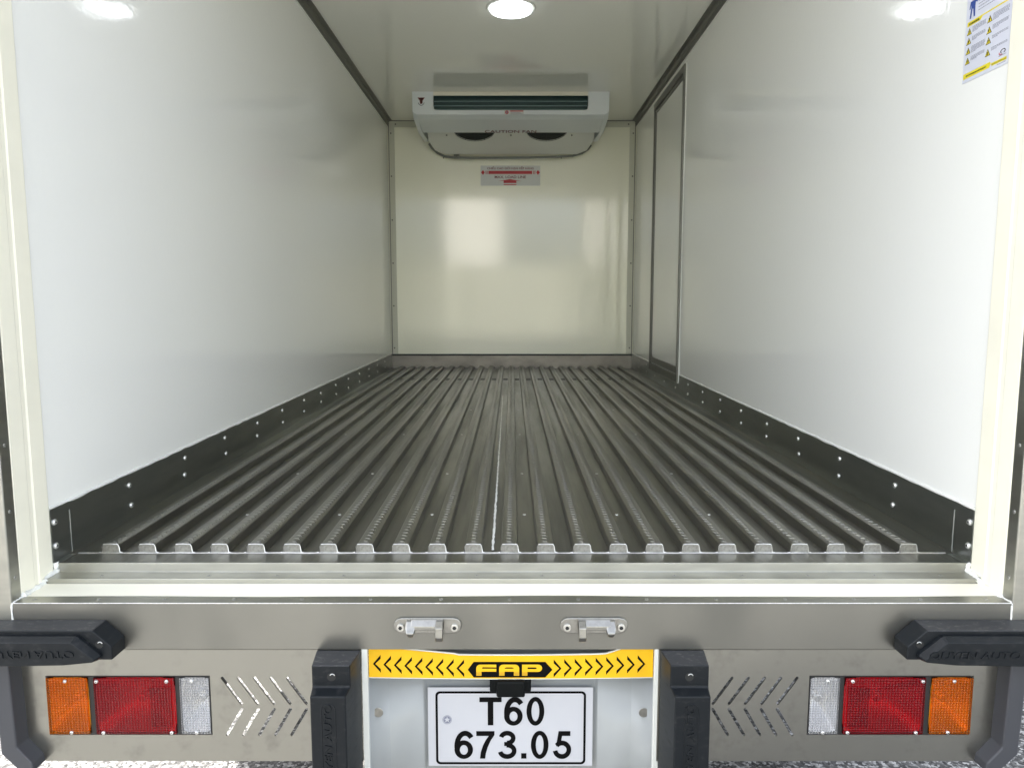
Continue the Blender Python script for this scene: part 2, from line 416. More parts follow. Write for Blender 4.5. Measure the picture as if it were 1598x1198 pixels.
# ceiling edge profiles and bulkhead corner strips
for s_ in (-1, 1):
    b = MB()
    q = [(s_ * W, H), (s_ * W, H - .044), (s_ * (W - .003), H - .044), (s_ * (W - .004), H - .020), (s_ * (W - .011), H - .014), (s_ * (W - .015), H - .004), (s_ * (W - .034), H - .003), (s_ * (W - .034), H)]
    b.loft([[(x, -.07, z) for x, z in q], [(x, L, z) for x, z in q]])
    obj('ceiling_edge_trim', b, 'trimgrey', truck)
    b = MB(); b.tube([(s_ * W, -.06, H - .047), (s_ * W, L, H - .047)], .003, 6); obj('sealant_bead', b, 'seal', truck)
    b = MB(); b.box(*sorted((s_ * (W - .003), s_ * (W - .050))), L - .004, L, .113, H - .004)
    b.box(*sorted((s_ * W, s_ * (W - .004))), L - .030, L, .113, H - .05, 0)
    t_ = obj('corner_strip', b, 'trimwall', truck, bevel=.001)
    b = MB(); b.box(*sorted((s_ * (W - .0040), s_ * (W - .0095))), L - .0052, L - .0040, .113, H - .02); obj('joint_line', b, 'trimgrey', t_)
    rq = obj('rivet', rivet_mesh(.006, .002, 'y', False), 'trimgrey', t_, loc=(s_ * .927, L - .004, 1.80))
    for z in (1.48, 1.15, .82, .49, .16): clone(rq, (s_ * .927, L - .004, z), t_)
b = MB(); b.box(-W + .05, W - .05, L - .004, L, H - .050, H - .006); t_ = obj('top_strip', b, 'trimwall', truck, bevel=.001)
b = MB(); b.box(-W + .004, W - .004, L - .006, L, H - .0055, H - .0005); obj('joint_line', b, 'trimgrey', t_)
rq = obj('rivet', rivet_mesh(.006, .002, 'y', False), 'trimgrey', t_, loc=(-.89, L - .004, H - .028)); clone(rq, (.89, L - .004, H - .028), t_)

# side door in the right wall
door = bpy.data.objects.new('side_door', None)
b = MB(); X = W
b.box(X - .004, X, 2.70, 3.44, .16, 1.745); dl = obj('side_door', b, 'panel', truck)
b = MB()
for (y0, y1) in ((2.640, 2.668), (3.472, 3.500)): b.box(X - .014, X, y0, y1, .070, 1.812)
b.box(X - .014, X, 2.668, 3.472, 1.772, 1.812); b.box(X - .014, X, 2.668, 3.472, .070, .112)
obj('door_frame', b, 'trimgrey', dl, bevel=.002)
b = MB()
for (y0, y1) in ((2.672, 2.698), (3.442, 3.468)): b.box(X - .008, X, y0, y1, .120, 1.765)
b.box(X - .008, X, 2.698, 3.442, 1.747, 1.765); b.box(X - .008, X, 2.698, 3.442, .118, .156)
obj('door_gasket', b, 'trimgrey', dl, bevel=.002)
b = MB()
yy = [(2.636, .068), (2.636, 1.815), (3.504, 1.815), (3.504, .068), (2.636, .068)]
b.tube([(X - .002, y, z) for y, z in yy], .0038, 6); obj('door_sealant', b, 'seal', dl)

# rear opening: cream jambs, stainless posts, threshold, stepped sill, beam
for s_ in (-1, 1):
    q = [(1.00, -.0705), (.9440, -.0705), (.9430, -.074), (.9430, -.114), (.9450, -.118), (.9452, -.128), (.9425, -.133), (.9425, -.1724), (1.00, -.1724)]
    b = MB(); b.loft([[(s_ * x, y, -.030) for x, y in q], [(s_ * x, y, H + .06) for x, y in q]])
    obj('door_jamb', b, 'jamb', truck, bevel=.0015)
    b = MB(); b.box(*sorted((s_ * .9424, s_ * 1.045)), -.2025, -.1727, -.1184, H + .16)
    po = obj('frame_post', b, 'steel', truck, bevel=.003, seg=3)
    ax = 'x+' if s_ < 0 else 'x-'
    rq = obj('rivet', rivet_mesh(.0042, .0012, ax), ['dull', 'trimgrey'], po, loc=(s_ * .9424, -.187, .0174)); sm(rq)
    for z in (.1454, .2717, .3977, .525, .65, .78, .91, 1.04): clone(rq, (s_ * .9424, -.187, z), po)
    # rough caulk where the sill meets the jamb
    pts = [(s_ * .9428, -.064, .001), (s_ * .940, -.067, -.010), (s_ * .9405, -.070, -.0165), (s_ * .941, -.088, -.0165), (s_ * .939, -.104, -.017), (s_ * .9415, -.107, -.026), (s_ * .940, -.125, -.0262), (s_ * .9405, -.150, -.0262), (s_ * .940, -.171, -.0258), (s_ * .9405, -.185, -.0262), (s_ * .9415, -.199, -.0262), (s_ * .9415, -.2035, -.032), (s_ * .9415, -.2035, -.075)]
    P2 = []
    for a, c in zip(pts, pts[1:]):
        for k in range(4): P2.append(tuple(Vector(a).lerp(Vector(c), k / 4) + Vector((random.uniform(-.001, .001), random.uniform(-.001, .001), random.uniform(-.0006, .0006)))))
    b = MB(); b.tube(P2, .003, 8, rr=[random.uniform(.0035, .0075) if i < 34 else random.uniform(.0012, .0020) for i in range(len(P2))])
    sm(obj('caulk_bead', b, 'seal', truck), 80)
b = MB(); b.box(-1.0, 1.0, -.1724, -.0705, H, H + .08); obj('door_header', b, 'jamb', truck)
b = MB(); b.box(-.94, .94, -.2025, -.1727, H + .01, H + .16); obj('header_beam', b, 'steel', truck, bevel=.003)

b = MB()
b.prism([(-.0664, .0012), (-.0664, -.0178), (-.1048, -.0178), (-.1048, -.0275), (-.1020, -.05), (-.0600, -.05), (-.0600, .0012)], 'x', -.9385, .9385)
sill = obj('door_sill', b, 'steel', truck, bevel=.0012, seg=3)
rs = obj('rivet', rivet_mesh(.0045, .0010), ['dull', 'trimgrey'], sill, loc=(-.836, -.086, -.0178)); sm(rs)
for x in (-.617, -.479, -.343, -.208, -.072, .0615, .1975, .331, .47, .603, .739, .874): clone(rs, (x, -.086, -.0178), sill)
b = MB()
for i in range(48):
    pass
b.box(-.9425, .9425, -.1724, -.1050, -.060, -.0272); obj('threshold', b, 'jamb', truck, bevel=.001)
# beam, its top strip gently wavy
n = 96; ringT = []
b = MB(); rings = []
for i in range(n + 1):
    x = -.9423 + 1.8846 * i / n
    wv = .0016 * math.sin(x * 7.1 + 1) + .0010 * math.sin(x * 15.3) + .0018 * math.exp(-(x / .35) ** 2)
    rings.append([(x, -.1722 + wv, -.0300), (x, -.1722 + wv, -.0262), (x, -.2013, -.0266), (x, -.2025, -.0280), (x, -.2025, -.1178), (x, -.2015, -.1184), (x, -.165, -.1184), (x, -.165, -.0300)])
b.loft(rings); b.m = [1 if (i % 8 in (0, 1)) and i < 8 * n else 0 for i in range(len(b.m))]; beam = obj('rear_beam', b, ['beam', 'steel'], truck); sm(beam, 20)
rb = obj('rivet', rivet_mesh(.0042, .0012), ['dull', 'trimgrey'], beam, loc=(-.909, -.1855, -.0264)); sm(rb)
for x in (-.787, -.662, -.530, -.400, -.269, -.135, -.005, .127, .2565, .3886, .5206, .6514, .7785, .903): clone(rb, (x, -.1855, -.0264), beam)
# thin line of brighter steel along the folded beam edge
b = MB(); b.tube([(-.9415 + 1.883 * i / 20, -.2018, -.0273) for i in range(21)], .0012, 8); obj('beam_edge', b, 'cap', beam)

# tail panels with chevron slots and lamp openings
RO = -.009
def cap_slot(p, q, r):
    p, q = Vector(p), Vector(q); a = math.atan2(q.y - p.y, q.x - p.x); out = []
    for k in range(7): t = a + math.pi / 2 + math.pi * k / 6; out.append((p.x + r * math.cos(t), p.y + r * math.sin(t)))
    for k in range(7): t = a - math.pi / 2 + math.pi * k / 6; out.append((q.x + r * math.cos(t), q.y + r * math.sin(t)))
    return out
LX0, LX1, LZ0, LZ1 = -.8895, -.5760, -.2906, -.1705
for s_ in (-1, 1):
    off = 0 if s_ < 0 else RO
    X_ = lambda x: (x if s_ < 0 else -x + off)
    outer = [(X_(-.948 if s_ < 0 else -.952), -.1190), (X_(-.2875), -.1190), (X_(-.2875), -.3446), (X_(-.905), -.3446), (X_(-.948 if s_ < 0 else -.952), -.300)]
    hole = [(X_(LX0), LZ0), (X_(LX1), LZ0), (X_(LX1), LZ1), (X_(LX0), LZ1)]
    polys = [outer, hole]
    for k in range(5):
        dx = .0310 * k
        polys.append(cap_slot((X_(-.5525 + dx), -.1755), (X_(-.5175 + dx), -.2270), .0028))
        polys.append(cap_slot((X_(-.5175 + dx), -.2385), (X_(-.5480 + dx), -.2905), .0028))
    b = MB(); put(b, curve_mesh(polys, .003), rear(-.1990)); obj('tail_panel', b, 'tail', truck)
    b = MB(); b.box(*sorted((X_(-.905), X_(-.2875))), -.1990, -.175, -.3462, -.3432); obj('panel_flange', b, 'tail', truck)

    # tail light
    b = MB(); x0, x1 = sorted((X_(LX0 + .0006), X_(LX1 - .0006)))
    b.box(x0, x1, -.150, -.147, LZ0 + .0006, LZ1 - .0006)
    b.box(x0, x0 + .003, -.2015, -.150, LZ0 + .0006, LZ1 - .0006); b.box(x1 - .003, x1, -.2015, -.150, LZ0 + .0006, LZ1 - .0006)
    b.box(x0 + .003, x1 - .003, -.2015, -.150, LZ0 + .0006, LZ0 + .0030); b.box(x0 + .003, x1 - .003, -.2015, -.150, LZ1 - .0030, LZ1 - .0006)
    segs = {'amber_lens': (-.8880, -.8085, 'amber'), 'red_lens': (-.7975, -.6430, 'redlens'), 'clear_lens': (-.6340, -.5772, 'clear')}
    for a, c in ((-.8085, -.7975), (-.6430, -.6340)): b.box(*sorted((X_(a), X_(c))), -.2022, -.150, LZ0 + .0031, LZ1 - .0031)
    tl = obj('tail_light', b, 'dark', truck, label='amber red and clear tail light in the %s tail panel' % ('left' if s_ < 0 else 'right'))
    for nm, (a, c, mm) in segs.items():
        a, c = sorted((X_(a), X_(c)))
        m_ = MB(); z0, z1 = LZ0 + .0032, LZ1 - .0032
        m_.box(a + .0004, c - .0004, -.2062, -.2030, z0, z1)
        obj(nm, m_, mm, tl, bevel=.0014, seg=3)
        # silver bowl behind the lens
        cx, cz = (a + c) / 2, (z0 + z1) / 2; rw, rh = (c - a) / 2 - .0015, (z1 - z0) / 2 - .0015
        m_ = MB(); rings = []
        for k in range(9):
            t = k / 8; rr_ = math.sqrt(1 - t) if t < 1 else .0
            rr_ = max(rr_, .02)
            ring = []
            for j in range(32):
                an = 2 * math.pi * j / 32; ca, sa = math.cos(an), math.sin(an)
                sq = (abs(ca) ** (14 - 1.5 * k) + abs(sa) ** (14 - 1.5 * k)) ** (-1 / (14 - 1.5 * k))
                ring.append((cx + rw * rr_ * ca * sq, -.200 + .044 * t, cz + rh * rr_ * sa * sq))
            rings.append(ring)
        m_.loft(rings, 0, cap=False); o = obj('reflector_bowl', m_, 'silver', tl); sm(o, 60)
        m_ = MB(); m_.disc((cx, -.178, cz), .0085, 'y', 0, .020, 16); o = obj('bulb', m_, 'silver', tl, bevel=.003)
    b = rivet_mesh(.0036, .0030, 'y')
    scr = [(-.8500, -.1795), (-.8440, -.2830), (-.7905, -.1800), (-.6570, -.1800), (-.7830, -.2835), (-.6520, -.2835), (-.6095, -.1795), (-.6045, -.2835)]
    sc = obj('screw', b, ['rivet', 'dark'], tl, loc=(X_(scr[0][0]), -.2062, scr[0][1])); sm(sc)
    for x, z in scr[1:]: clone(sc, (X_(x), -.2062, z), tl)
    if True:
        m_ = MB(); a, c = sorted((X_(-.6900), X_(-.6500)))
        m_.box(a, c, -.2068, -.2061, -.2720, -.1920); obj('reflex_reflector', m_, 'redlens', tl, bevel=.0006)

    # grey corner guard below the horizontal bumper
    q = [(-.969, -.100), (-.9365, -.100), (-.9318, -.2965), (-.9050, -.3280), (-.9035, -.3440), (-.9120, -.3500), (-.9280, -.3460), (-.9620, -.3100)]
    b = MB(); b.loft([[(X_(x), -.2350, z) for x, z in q], [(X_(x + .002), -.1940, z) for x, z in q]])
    obj('corner_guard', b, 'guard', truck, bevel=.003, seg=3)

    # horizontal rubber bumper
    side = 'left' if s_ < 0 else 'right'
    q = [(-1.060, -.0587), (-.7665, -.0587), (-.7325, -.0900), (-.7325, -.1160), (-1.060, -.1160)]
    b = MB(); b.loft([[(X_(x), -.2026, z) for x, z in q], [(X_(x - .0005), -.2487, z + (-.0006 if z > -.1 else .0004)) for x, z in q]])
    # dusty top
    b.m = [1 if i in (0,) else 0 for i in range(len(b.f))]
    hb = obj('rubber_bumper', b, ['rubber', 'dusty'], truck, bevel=.0022, seg=3, label='horizontal black rubber bumper at the %s end of the beam' % side)
    q0 = [(-1.058, -.0670), (-.7935, -.0670), (-.7890, -.0690), (-.7515, -.1020), (-.7505, -.1075), (-.7560, -.1130), (-.8096, -.1185), (-1.058, -.1235)]
    q1 = [(-1.054, -.0735), (-.7955, -.0735), (-.7925, -.0755), (-.7565, -.1055), (-.7560, -.1080), (-.7600, -.1110), (-.8110, -.1160), (-1.054, -.1205)]
    b = MB(); b.loft([[(X_(x), -.2480, z) for x, z in q0], [(X_(x), -.2560, z) for x, z in q0], [(X_(x), -.2687, z) for x, z in q1]])
    obj('bumper_face', b, 'rubber', hb, bevel=.0014, seg=3)
    b = MB(); b.disc((X_(-.7555), -.2487, -.0860), .0070, 'y', -.0006, -.0002, 20); obj('bolt_hole', b, 'dark', hb)
    b = MB(); an = [R(20 + 12 * k) for k in range(12)]
    b.tube([(X_(-.7535) + .0042 * math.cos(a), -.2495, -.0850 + .0042 * math.sin(a)) for a in an], .0009, 6); obj('bolt', b, 'cap', hb)
    b = MB(); t_ = text_mesh('QUYEN AUTO', .1, .012)
    sh = .22
    if s_ < 0:
        vs, fs = fit(t_, -.957, -.792, 0, .0155)
        vs = [Vector((v.x + .12 * (v.y), -v.y - .0865, v.z * .0022 / .1)) for v in vs]
    else:
        vs, fs = fit(t_, .752, .917, 0, .0155)
        vs = [Vector((v.x + sh * v.y, v.y - .1055, v.z * .0022 / .1)) for v in vs]
    put(b, (vs, fs), rear(-.2684)); obj('moulded_lettering', b, 'rubber', hb)

    # upright rubber bumper beside the plate recess
    prof = [(-.2026, -.1190), (-.2616, -.1197), (-.2616, -.1600), (-.2640, -.1616), (-.2878, -.1650), (-.2878, -.5600), (-.2026, -.5600)]
    def xin(y): t = (-.2026 - y) / .0852; return -.2872 - .0110 * t
    def xout(y): t = (-.2026 - y) / .0852; return -.3705 + .0085 * t
    offv = 0 if s_ < 0 else -.006
    b = MB(); b.loft([[((xin(y)) * -s_ + offv, y, z) for y, z in prof], [((xout(y)) * -s_ + offv, y, z) for y, z in prof]])
    b.m = [1 if i == 0 else 0 for i in range(len(b.f))]
    vb = obj('upright_bumper', b, ['rubber', 'dusty'], truck, bevel=.0026, seg=3, label='upright black rubber bumper on the %s side of the number plate' % side)
    cx = -s_ * -.3290 + offv + (0.0 if s_ < 0 else 0.0)
    b = MB(); b.disc((cx, -.2616, -.1415), .0078, 'y', -.0006, -.0002, 20); obj('bolt_hole', b, 'dark', vb)
    b = MB(); b.tube([(cx + .002 + .0045 * math.cos(a), -.2625, -.1400 + .0045 * math.sin(a)) for a in an], .0009, 6); obj('bolt', b, 'cap', vb)
    cx2 = cx - .0005
    ring = []
    for k in range(9): a = R(180 - 22.5 * k); ring.append((cx2 + .0125 * math.cos(a), -.2880, -.1905 + .0125 * math.sin(a)))
    ring = [(cx2 - .0125, -.2880, -.40)] + ring + [(cx2 + .0125, -.2880, -.40)]
    b = MB(); b.tube(ring, .0009, 6); obj('moulded_rim', b, 'rubber', vb)
    t_ = text_mesh('QUYEN AUTO', .1, .012); vs, fs = fit(t_, 0, .165, 0, .0155)
    vs = [Vector((cx2 + .0078 - (v.y), -.3455 + v.x + .22 * v.y, v.z * .020)) for v in vs]
    b = MB(); put(b, (vs, fs), rear(-.2875)); obj('moulded_lettering', b, 'rubber', vb)

# door keepers on the beam
def keeper(cx, flip, label):
    f = flip; Y = -.2025
    z0 = -.0690; hw = .0490; rr_ = .0150
    ring = cap_slot((-hw, 0), (hw, 0), rr_)
    ring = [(x, z) for x, z in ring]
    b = MB(); b.loft([[(cx + x, Y, z0 + z) for x, z in ring], [(cx + x, Y - .005, z0 + z) for x, z in ring]])
    k = obj('door_keeper', b, 'cast', truck, bevel=.0014, label=label)
    b = MB()
    # bar with sloping top
    q = [(Y - .004, z0 + .0130), (Y - .008, z0 + .0130), (Y - .0165, z0 + .0035), (Y - .0165, z0 - .0035), (Y - .004, z0 - .0090)]
    b.prism(q, 'x', cx - .030, cx + .030); obj('keeper_bar', b, 'cast', k, bevel=.001)
    b = MB()
    # tall square lug
    x0 = cx + f * .0160; x1 = cx + f * .0300
    q0 = [(Y - .004, z0 + .013), (Y - .012, z0 + .012), (Y - .026, z0 + .004), (Y - .028, z0 - .014), (Y - .022, z0 - .024), (Y - .010, z0 - .016), (Y - .004, z0 - .012)]
    b.prism(q0, 'x', min(x0, x1), max(x0, x1)); obj('keeper_lug', b, 'cast', k, bevel=.0014, seg=3)
    b = MB()
    r0 = [(cx - f * .0350, .0), (cx - f * .0270, .0)]
    q0 = [(Y - .004, z0 + .013, .0100), (Y - .010, z0 + .010, .0085), (Y - .018, z0 + .001, .0070), (Y - .024, z0 - .008, .0085), (Y - .018, z0 - .018, .0040), (Y - .006, z0 - .014, .0085)]
    c2 = cx - f * .0310
    b.loft([[(c2 - w_, y, z) for y, z, w_ in q0], [(c2 + w_ * .9, y, z) for y, z, w_ in q0]])
    obj('keeper_lug', b, 'cast', k, bevel=.0022, seg=3)
    for sx in (-1, 1):
        b = MB(); x = cx + sx * .0508; z = z0 - .0025
        b.disc((x, Y - .005, z), .0072, 'y', 0, -.0050, 24); bt = obj('bolt', b, 'cap', k, bevel=.001)
        b = MB(); b.disc((x, Y - .0101, z), .0038, 'y', 0, -.0004, 6); obj('hex_socket', b, 'dark', bt) if False else obj('socket', b, 'dark', k)
    return k
keeper(-.1590, 1, 'cast steel door keeper on the beam above the left upright bumper')
keeper(.1545, -1, 'cast steel door keeper on the beam above the right upright bumper')

# painted recess for the plate
b = MB()
xl, xr = -.2745, .2705
b.box(-.2865, -.2755, -.2000, -.190, -.5, -.1190); b.box(.2715, .2825, -.2000, -.190, -.5, -.1190)     # thin upright edges
pr = obj('plate_recess', b, 'lip', truck, bevel=.001)
q = [(-.2760, -.1895), (-.2755, -.1800), (-.2440, -.1510), (-.2420, -.1500), (-.1780, -.1495), (-.1740, -.1440), (-.168, -.1400), (.162, -.1400), (.168, -.1440), (.172, -.1495), (.2360, -.1500), (.2380, -.1510), (.2715, -.1800), (.2720, -.1895)]
b = MB()
q2 = [(x, y + .003) for x, y in q]
b.add([(x, y, -.5) for x, y in q] + [(x, y, -.183) for x, y in q], [(i, i + 1, len(q) + i + 1, len(q) + i) for i in range(len(q) - 1)])
o = obj('recess_panel', b, 'painted', pr); sm(o, 25)
m_ = o.modifiers.new('thick', 'SOLIDIFY'); m_.thickness = .002; m_.offset = 1
b = MB(); b.box(-.2755, .2715, -.188, -.139, -.1835, -.1825); b.box(-.2755, .2715, -.1400, -.136, -.183, -.100); obj('recess_top', b, 'painted', pr)
for x in (-.262, .258):
    s_ = 1 if x > 0 else -1
    b = MB(); b.disc((x, -.170, -.262), .0105, 'y', -.004, .001, 18, r2=.006); o = obj('bolt', b, 'cast', pr, bevel=.0015)
# lip carrying the yellow film
def bow(x): return 1 - min(1, abs(x) / .235) ** 2
n = 60; top = []; bot = []
for i in range(n + 1):
    x = xl + (xr - xl) * i / n; u = abs(x + .003)
    tz = -.1190 if u > .222 else (-.1345 - .0022 * (1 - (u / .18) ** 2) if u < .18 else -.1190 - .0155 * (1 - (max(u - .18, 0) / .042)) ** .8)
    if x < 0 and u > .10: tz = min(-.1190, -.1345 + (u - .10) * .10) if u < .222 else -.1190
    top.append((x, tz)); bot.append((x, -.1795 - .0030 * (1 - (u / .27) ** 2)))
b = MB(); rim = [(x, z + .0022) for x, z in top] + [(x, z - .0022) for x, z in bot[::-1]]
put(b, curve_mesh([rim], .003), rear(-.187)); obj('banner_lip', b, 'lip', pr)
# reflective film
film = thing('reflective_strip', 'yellow reflective strip with black chevrons and FAP lettering above the number plate', 'sticker', (0, -.191, -.16))
b = MB(); put(b, curve_mesh([top + bot[::-1]], .0008), rear(-.1903)); obj('film', b, 'yellow', film)
FY = -.1914
k_ = .001227
def cz(x): return -.1645 + .0125 * min(1, abs(x + .003) / .27) ** 1.6 + .0005
b = MB()
tipsL = [(581.7 - 799) * k_ + i * .01999 for i in range(9)]
tipsR = [(876.4 - 799) * k_ + i * .02010 for i in range(9)]
def chev(tip, dr, hh=.0180):
    aw, st = .0150, .0046
    z = cz(tip + dr * .008); 
    p = [(tip, z), (tip + dr * aw, z + hh), (tip + dr * aw, z + hh - .0075), (tip + dr * st, z), (tip + dr * aw, z - hh + .0075), (tip + dr * aw, z - hh)]
    return [Vector((x, y, 0)) for x, y in p]
for t in tipsL:
    p = chev(t, 1); b.add([rear(FY)(v) for v in p], [(0, 1, 2, 3), (0, 3, 4, 5)])
for t in tipsR:
    p = chev(t, -1); b.add([rear(FY)(v) for v in p], [(0, 3, 2, 1), (0, 5, 4, 3)])
obj('chevron_print', b, 'black', film)
b = MB(); zc = -.1645; p = [(-.0850, zc), (-.0735, zc + .0160), (.0640, zc + .0160), (.0778, zc), (.0640, zc - .0155), (-.0735, zc - .0155)]
b.add([(x, FY, z) for x, z in p], [(0, 1, 2, 3, 4, 5)]); obj('black_lozenge', b, 'black', film)
def arc(cx, cy, r, a0, a1, n=6, ry=None): ry = ry or r; return [(cx + r * math.cos(R(a0 + (a1 - a0) * i / n)), cy + ry * math.sin(R(a0 + (a1 - a0) * i / n))) for i in range(n + 1)]
LW, LH = 32, 18.5
F_ = [[(0, 0), (8.4, 0), (8.4, 6.8), (32, 6.8), (32, 11.7), (9.5, 11.7)] + arc(11, 12.6, 1.6, 200, 90, 3) + [(32, 13.9), (32, 18.5)] + arc(6.5, 12, 6.5, 90, 180)]
A_ = [[(0, 0), (8.6, 0), (8.6, 6.8), (23.4, 6.8), (23.4, 0), (32, 0)] + arc(25.5, 12, 6.5, 0, 90) + arc(6.5, 12, 6.5, 90, 180), [(8.8, 11.7), (23.2, 11.7), (23, 13), (20.5, 13.9), (11.5, 13.9), (9, 13)]]
P_ = [[(0, 0), (8.6, 0), (8.6, 6.4), (25.5, 6.4)] + arc(25.5, 12.45, 6.5, -90, 90, 10, 6.05) + [(0, 18.5)], [(8.8, 11), (21.5, 11)] + arc(21.5, 12.5, 2, -90, 90, 6, 1.4) + [(8.8, 13.9)]]
b = MB(); s2 = .00120
for pl, x0 in ((F_, -.0686), (A_, -.0246), (P_, .0193)):
    vf = curve_mesh([[(x0 + x * s2, zc - .0115 + y * s2) for x, y in q] for q in pl], .0004); put(b, vf, rear(FY - .0003))
obj('banner_lettering', b, 'yellow', film)
b = MB()
for i, (dz, th) in enumerate(((.0012, .0011), (.0032, .0009), (.0050, .0007), (.0066, .0005))):
    z = zc - .0115 + dz
    for (a, c) in ((-.0686, -.0585), (-.0246, -.0143), (.0035, .0138), (.0193, .0296)): b.box(a, c, FY - .0009, FY - .0008, z, z + th)
obj('fade_lines', b, 'fade', film)

# black licence lamp
b = MB()
b.box(-.0430, .0370, -.1900, -.160, -.2120, -.1845); b.box(-.0300, .0250, -.2000, -.160, -.2170, -.1845)
obj('plate_lamp', b, 'lampbox', pr, bevel=.004, seg=3)

# number plate
plate = thing('number_plate', 'white printed number plate sheet reading T60 673.05 in the rear recess', 'number plate', (0, -.152, -.386))
k2 = .0012712; PX = lambda px: (px - 799) * k2 + 0.0000; PZ = lambda py: -.2218 - (py - 1071) * .0013603
b = MB(); b.box(-.1670, .1605, -.1530, -.1520, -.3870, -.2215); obj('plate_sheet', b, 'paper', plate)
def rrect(x0, x1, z0, z1, r): return arc(x1 - r, z1 - r, r, 0, 90) + arc(x0 + r, z1 - r, r, 90, 180) + arc(x0 + r, z0 + r, r, 180, 270) + arc(x1 - r, z0 + r, r, 270, 360)
b = MB(); x0, x1, z0, z1 = PX(679.5), PX(914.5), PZ(1190), PZ(1076.5)
put(b, curve_mesh([rrect(x0, x1, z0, z1, .009), rrect(x0 + .0045, x1 - .0045, z0 + .0045, z1 - .0045, .0055)], .0003), rear(-.1533)); obj('plate_border', b, 'black', plate)
b = MB()
glyphs = [('T', 748.1, 782.8, 1085.8, 1129), ('6', 786.6, 816.5, 1085.2, 1129.5), ('0', 821.7, 849.5, 1085.2, 1129.5), ('6', 708.5, 738.5, 1137.6, 1181.5), ('7', 742.9, 771.5, 1138.2, 1181), ('3', 777.1, 806, 1137.6, 1181.5), ('0', 828.7, 856.4, 1137.6, 1181.5), ('5', 863.4, 892, 1138.2, 1181.5)]
def ribbon(pts, wd):
    n = len(pts); L_, R_ = [], []
    for i, p in enumerate(pts):
        a, c = pts[max(i - 1, 0)], pts[min(i + 1, n - 1)]; dx, dy = c[0] - a[0], c[1] - a[1]; l_ = math.hypot(dx, dy)
        w_ = wd[i] if isinstance(wd, (list, tuple)) else wd
        L_.append((p[0] - dy / l_ * w_ / 2, p[1] + dx / l_ * w_ / 2)); R_.append((p[0] + dy / l_ * w_ / 2, p[1] - dx / l_ * w_ / 2))
    return L_ + R_[::-1]
def ell(cx, cy, rx, ry, a0, a1, n=26): return [(cx + rx * math.cos(R(a0 + (a1 - a0) * i / n)), cy + ry * math.sin(R(a0 + (a1 - a0) * i / n))) for i in range(n + 1)]
G = {       # on a 30 x 44 grid, heavy grotesque numerals
    'T': [[[(0, 36.5), (0, 44), (35, 44), (35, 36.5), (21.9, 36.5), (21.9, 0), (13.1, 0), (13.1, 36.5)]]],
    '0': [[ell(15, 22, 15, 22, 0, 355, 40), ell(15, 22, 6.6, 15.2, 0, 355, 40)]],
    '6': [[ell(15.2, 14.6, 14.8, 14.6, 0, 355, 40), ell(15.4, 14.2, 6.4, 7.6, 0, 355, 40)], [ribbon(ell(17.6, 20, 13.3, 20.2, 192, 42, 30), 8.0)]],
    '7': [[[(0, 36.4), (0, 44), (29.5, 44), (29.5, 38), (23.5, 29), (18.6, 18.5), (15.4, 8), (14.4, 0), (5.8, 0), (7.2, 10), (10.6, 20.5), (15.2, 29.5), (20.2, 36.4)]]],
    '3': [[ribbon(ell(14.2, 32.6, 9.9, 7.8, 168, -92, 30), 7.4)], [ribbon(ell(14.2, 12.6, 11.4, 9.0, 96, -170, 34), 7.4)], [[(9.4, 20.4), (9.4, 26.6), (15.5, 26.6), (15.5, 20.4)]]],
    '5': [[[(4.6, 20.0), (8.6, 44), (28.0, 44), (28.0, 36.5), (14.4, 36.5), (12.6, 26.2), (12.2, 21.0)]], [ribbon(ell(14.4, 14.4, 11.3, 10.8, 142, -172, 34), 7.6)]],
}
for ch, a, c, t0, t1 in glyphs:
    sub = []
    for i, pl in enumerate(G[ch]):
        vf = curve_mesh(pl, .0003)
        for v in vf[0]: v.z += .00012 * i
        sub.append(vf)
    ax_ = [v.x for vf in sub for v in vf[0]]; ay_ = [v.y for vf in sub for v in vf[0]]
    for vf in sub:
        for v in vf[0]:
            v.x = PX(a) + (v.x - min(ax_)) / (max(ax_) - min(ax_)) * (PX(c) - PX(a)); v.y = PZ(t1) + (v.y - min(ay_)) / (max(ay_) - min(ay_)) * (PZ(t0) - PZ(t1))
        put(b, vf, rear(-.1533))
b.box(PX(813.4), PX(821.7), -.1537, -.1533, PZ(1181), PZ(1172.7)); obj('plate_characters', b, 'black', plate)
b = MB(); cx, cz_ = PX(697.5), PZ(1120.5)
put(b, curve_mesh([arc(cx, cz_, .0092, 0, 345, 23), arc(cx, cz_, .0084, 0, 345, 23)], .0002), rear(-.1532))
star = [(cx + (.0068 if i % 2 == 0 else .0027) * math.sin(math.pi * i / 5), cz_ + (.0068 if i % 2 == 0 else .0027) * math.cos(math.pi * i / 5)) for i in range(10)]
put(b, curve_mesh([arc(cx, cz_, .0074, 0, 345, 23), star], .0002), rear(-.1532)); obj('star_emblem', b, 'gpr', plate)

